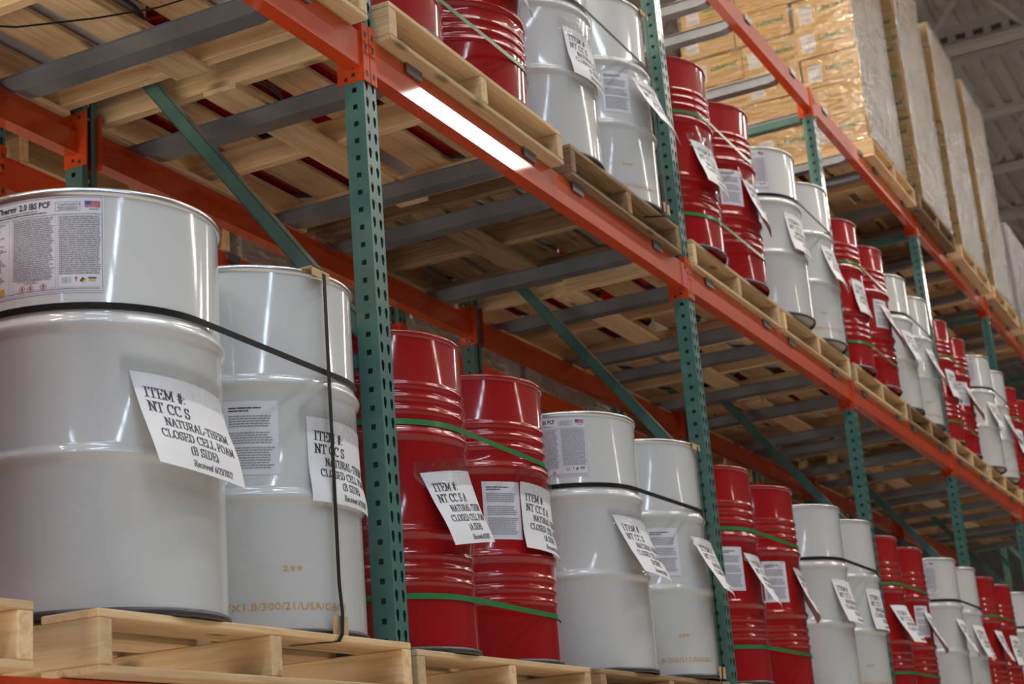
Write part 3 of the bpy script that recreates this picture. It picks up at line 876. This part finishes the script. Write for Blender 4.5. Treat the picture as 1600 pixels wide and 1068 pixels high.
def vertical_strap(x, y, z, phi, y0, label):
    """band over one drum and down to the pallet, with board pads where it bends"""
    t = thing('vertical_strap', label, 'strap', (x, y, z))
    a = math.radians(phi); ca, sa = math.cos(a), math.sin(a)
    rx = (R0 + .0135) * ca; y1 = min((R0 + .0135) * sa, -R0 - .0135); yf = min(y0 - y - .004, y1)
    path = [(rx - .075, -y + .03, -.0185), (rx - .03, yf, -.0175), (rx - .012, yf, .001), (rx, min(y1, yf + .004), .05), (rx, y1, .12), (rx, y1, DRUM_H - .006), (rx, y1 + .012, DRUM_H + .006), (rx, .88, DRUM_H + .006), (rx, .905, DRUM_H - .01), (rx, .905, .02)]
    V, F = [], []
    for p in path: V += [(p[0] - .008, p[1], p[2]), (p[0] + .008, p[1], p[2])]
    for i in range(len(path) - 1): F.append((2 * i, 2 * i + 1, 2 * i + 3, 2 * i + 2))
    ob('band', mesh('band', V, F, 'blackband'), t)
    for nm, w, z0, z1 in (('top_pad', .075, DRUM_H - .020, DRUM_H + .004), ('bottom_pad', .062, .0015, .045)):
        o_ = .012 if nm == 'top_pad' else 0
        ob(nm, boxes(nm, [(rx - w / 2 - o_, rx + w / 2 - o_, y1 + .0005, y1 + .0035, z0, z1)] + ([(rx - w / 2 - o_, rx + w / 2 - o_, y1 + .0005, y1 + .07, DRUM_H + .001, DRUM_H + .0045)] if nm == 'top_pad' else []), 'card'), t, label='tan corrugated board pad')
vertical_strap(2.205, .232, Z1 + PAL_H, 258.5, -.07, 'black vertical strap down the farther white drum, beside the nearest green post')
vertical_strap(4.738, .243, Z1 + PAL_H, 281, -.01, 'black vertical strap down the white drum beside the second green post, lower shelf')
vertical_strap(4.70, .25, Z2 + PAL_H, 284, -.03, 'black vertical strap down the white drum beside the second green post, middle shelf')
# loose strap tail hanging under the nearest middle-shelf pallet
V, F = [], []
tail = [(1.45, .72, Z2 - .06), (1.62, .80, Z2 - .058), (1.78, .80, Z2 - .046), (1.90, .70, Z2 - .034), (2.0, .52, Z2 - .02), (2.06, .36, Z2 - .012), (2.075, .22, Z2 - .006)]
for p in tail: V += [(p[0] - .004, p[1] - .005, p[2]), (p[0] + .004, p[1] + .005, p[2])]
for i in range(len(tail) - 1): F.append((2 * i, 2 * i + 1, 2 * i + 3, 2 * i + 2))
tag(ob('loose_strap', mesh('loose_strap', V, F, 'blackband')), 'loose black strap hanging under the nearest middle shelf pallet', 'strap')

# ------------------------------------------------------------------ wrapped carton loads on the top shelf
CW, CD, CH = 0.236, 0.392, 0.218
CARTON = {}
def carton_mesh(sx, sy, sz, m):
    return bevbox('carton', sx, sy, sz, m, .004)
lab_ = Print(); lab_.rect(0, 0, .095, .125, 'paper'); lab_.para(.010, .016, .085, .030, .009, 'fineink', rn, .5); lab_.para(.010, .050, .085, .052, .01, 'fineink', rn, .4); lab_.para(.012, .090, .080, .108, .009, 'fineink', rn, .55)
logo_ = Print(); logo_.sans('Lubemed', 0, 0, .036, 'greenink', 0.98, .03)
def face_left(u, v, off): return (-off, -u, -v)          # lies on a face looking towards -x; u runs to -y
def face_front(u, v, off): return (u, -off, -v)
SHIPL = lab_.lay('shipping_label', lambda u, v, o: face_left(u, v, o), .001)
LOGOL = logo_.lay('printed_logo', lambda u, v, o: face_left(u, v, o), .001)
SHIPF = lab_.lay('shipping_label', lambda u, v, o: face_front(u, v, o), .001)
LOGOF = logo_.lay('printed_logo', lambda u, v, o: face_front(u, v, o), .001)
LIME = boxes('lime_sticker', [(0, .03, -.002, 0, -.03, .03)], 'lime')
def wrinkled_shell(w, d, hgt, seed):
    rnd = random.Random(seed); V, F = [], []
    def patch(o, a, b, na, nb, nrm):
        n = len(V)
        for j in range(nb + 1):
            for i in range(na + 1):
                e = 0 if i in (0, na) else rnd.uniform(0, .010)
                V.append(tuple(Vector(o) + Vector(a) * (i / na) + Vector(b) * (j / nb) + Vector(nrm) * e))
        for j in range(nb):
            for i in range(na):
                F.append((n + j * (na + 1) + i, n + j * (na + 1) + i + 1, n + (j + 1) * (na + 1) + i + 1, n + (j + 1) * (na + 1) + i))
    g = .012
    patch((-g, d + g, 0), (0, -d - 2 * g, 0), (0, 0, hgt), 14, 30, (-1, 0, 0))
    patch((-g, -g, 0), (w + 2 * g, 0, 0), (0, 0, hgt), 12, 30, (0, -1, 0))
    patch((w + g, -g, 0), (0, d + 2 * g, 0), (0, 0, hgt), 6, 30, (1, 0, 0))
    patch((w + g, d + g, 0), (-w - 2 * g, 0, 0), (0, 0, hgt), 6, 30, (0, 1, 0))
    return mesh('stretch_wrap', V, F, 'wrap', smooth=True)
def carton_load(x0, y0, z, label, layers, seed, nx=4, ny=3, cm='carton', marks=True, sz=(CW, CD, CH), logo=True):
    rnd = random.Random(seed)
    cw, cd, ch = sz
    t = thing('wrapped_carton_load', label, 'boxes', (x0, y0, z))
    me = carton_mesh(cw - .006, cd - .006, ch - .004, cm)
    for l in range(layers):
        shy = rnd.choice((-.012, 0, .014))
        for j in range(ny):
            for i in range(nx):
                if 0 < i < nx - 1 and 0 < j < ny - 1: continue
                jx, jy = rnd.uniform(-.005, .005), rnd.uniform(-.009, .009) + (shy if j else 0)
                if j == 0 and i == 0 and rnd.random() < .4: jy -= rnd.uniform(.0, .006)
                if i == 0: jx += rnd.choice((0, 0, -.006, .018, .03, .008)) * (1 if marks and logo else .4)
                b = ob('carton', me, t, (cw * (i + .5) + jx, cd * (j + .5) + jy, ch * (l + .5) - .002 * 0))
                if i == 0 and marks and rnd.random() < .8:
                    ob('shipping_label', SHIPL, b, (-(cw - .006) / 2, .155, .055))
                    if logo: ob('printed_logo', LOGOL, b, (-(cw - .006) / 2, .035, .0))
                if j == 0 and marks and rnd.random() < .35:
                    ob('shipping_label', SHIPF, b, (-.10, -(cd - .006) / 2, .055))
                if j == 0 and i == nx - 2 and l % 4 == 1:
                    ob('lime_sticker', LIME, b, (.05, -(cd - .006) / 2, 0), label='bright lime sticker')
    ob('stretch_wrap', wrinkled_shell(cw * nx, cd * ny, ch * layers, seed), t, label='clear stretch film with glints')
    return t
LOADS = [(8.80, 9.95, -.06, 8.81), (10.03, 11.18, -.075, 10.20), (11.38, 12.50, -.08, 11.50), (12.68, 13.80, -.08, 12.80)]
LNAME = ['nearest', 'second', 'third', 'farthest']
for k, (a, b_, yy, lx) in enumerate(LOADS):
    pallet(a, b_, yy, Z3, 'pine' if k != 1 else 'oldwood', 'pale pine pallet on the top shelf under the %s wrapped carton stack' % LNAME[k] if k != 1 else 'brown pallet on the top shelf under the second wrapped carton stack', seed=200 + k)
    carton_load(lx, yy + .012, Z3 + PAL_H + .0006, 'tall stack of brown cartons in clear film on the top shelf, %s of four' % LNAME[k], 9, 31 + k)
# far white and red stack
pallet(14.05, 15.13, -.08, Z3, 'pine', 'pallet under the far white and red wrapped stack on the top shelf', seed=230)
t = thing('wrapped_white_load', 'far stack of white cartons with red print under clear film, top shelf', 'boxes', (14.05, -.07, Z3 + PAL_H + .0006))
wc = carton_mesh(.36, .39, .24, 'lightcarton')
redp = boxes('red_print', [(0, .002, -.06, .06, -.07, .07)], 'brightred')
for l in range(4):
    for j in range(3):
        for i in range(3):
            if i == 1 and j == 1: continue
            b = ob('carton', wc, t, (.182 + .365 * i, .198 + .397 * j + random.uniform(-.01, .01), .122 + .243 * l))
            if i == 0: ob('red_print', redp, b, (-.1825, -.05 if l % 2 else .04, 0))
            if j == 0 and i: 
                ob('red_print', redp, b, (0, -.1955, 0), (0, 0, PI / 2))
ob('stretch_wrap', wrinkled_shell(1.09, 1.19, .97, 77), t)

# ------------------------------------------------------------------ goods on the second rack behind
NAMES = ['first', 'second', 'third', 'fourth', 'fifth', 'sixth', 'seventh', 'eighth', 'ninth', 'tenth']
BG = ((0.12, 0), (1.33, 0), (2.66, 0), (3.86, 1), (5.20, 2), (6.40, 1), (7.70, 0), (8.90, 0), (10.25, 0), (11.44, 0))
for k, (a, dk) in enumerate(BG):
    if dk == 0:
        pallet(a, a + 1.14, BACK_Y + .02, Z2, 'pine', 'pallet on the second rack behind, %s of its middle level' % NAMES[k], seed=300 + k)
    carton_load(a + .01, BACK_Y + .03, Z2 + (PAL_H + .0006 if dk == 0 else 0), 'stack of %s cartons on the second rack behind, %s from the camera' % (['brown', 'cream', 'cream'][dk], NAMES[k]),
                4, 400 + k, 3, 3, ('yellowcarton' if k < 4 else 'carton') if dk == 0 else 'cream', marks=(dk == 0), sz=(.375, .385, .30), logo=False)
for k, a in enumerate((5.20, 6.40, 7.70, 8.90, 10.25, 11.44)):
    pallet(a, a + 1.14, BACK_Y + .02, Z1, 'oldwood', 'pallet on the second rack behind, %s of its lower level' % NAMES[k], seed=340 + k)
    carton_load(a + .01, BACK_Y + .03, Z1 + PAL_H, 'stack of brown cartons low on the second rack behind, %s of that level' % NAMES[k],
                4, 440 + k, 3, 3, 'carton', marks=False, sz=(.375, .385, .33), logo=False)
w_ = ob('wall_back', boxes('wall_back', [(-14, 40, 9, 9.2, 0, 10.5)], 'wallgrey')); w_['kind'] = 'structure'
w_ = ob('wall_end', boxes('wall_end', [(40, 40.2, -20, 9, 0, 10.5)], 'wallgrey')); w_['kind'] = 'structure'
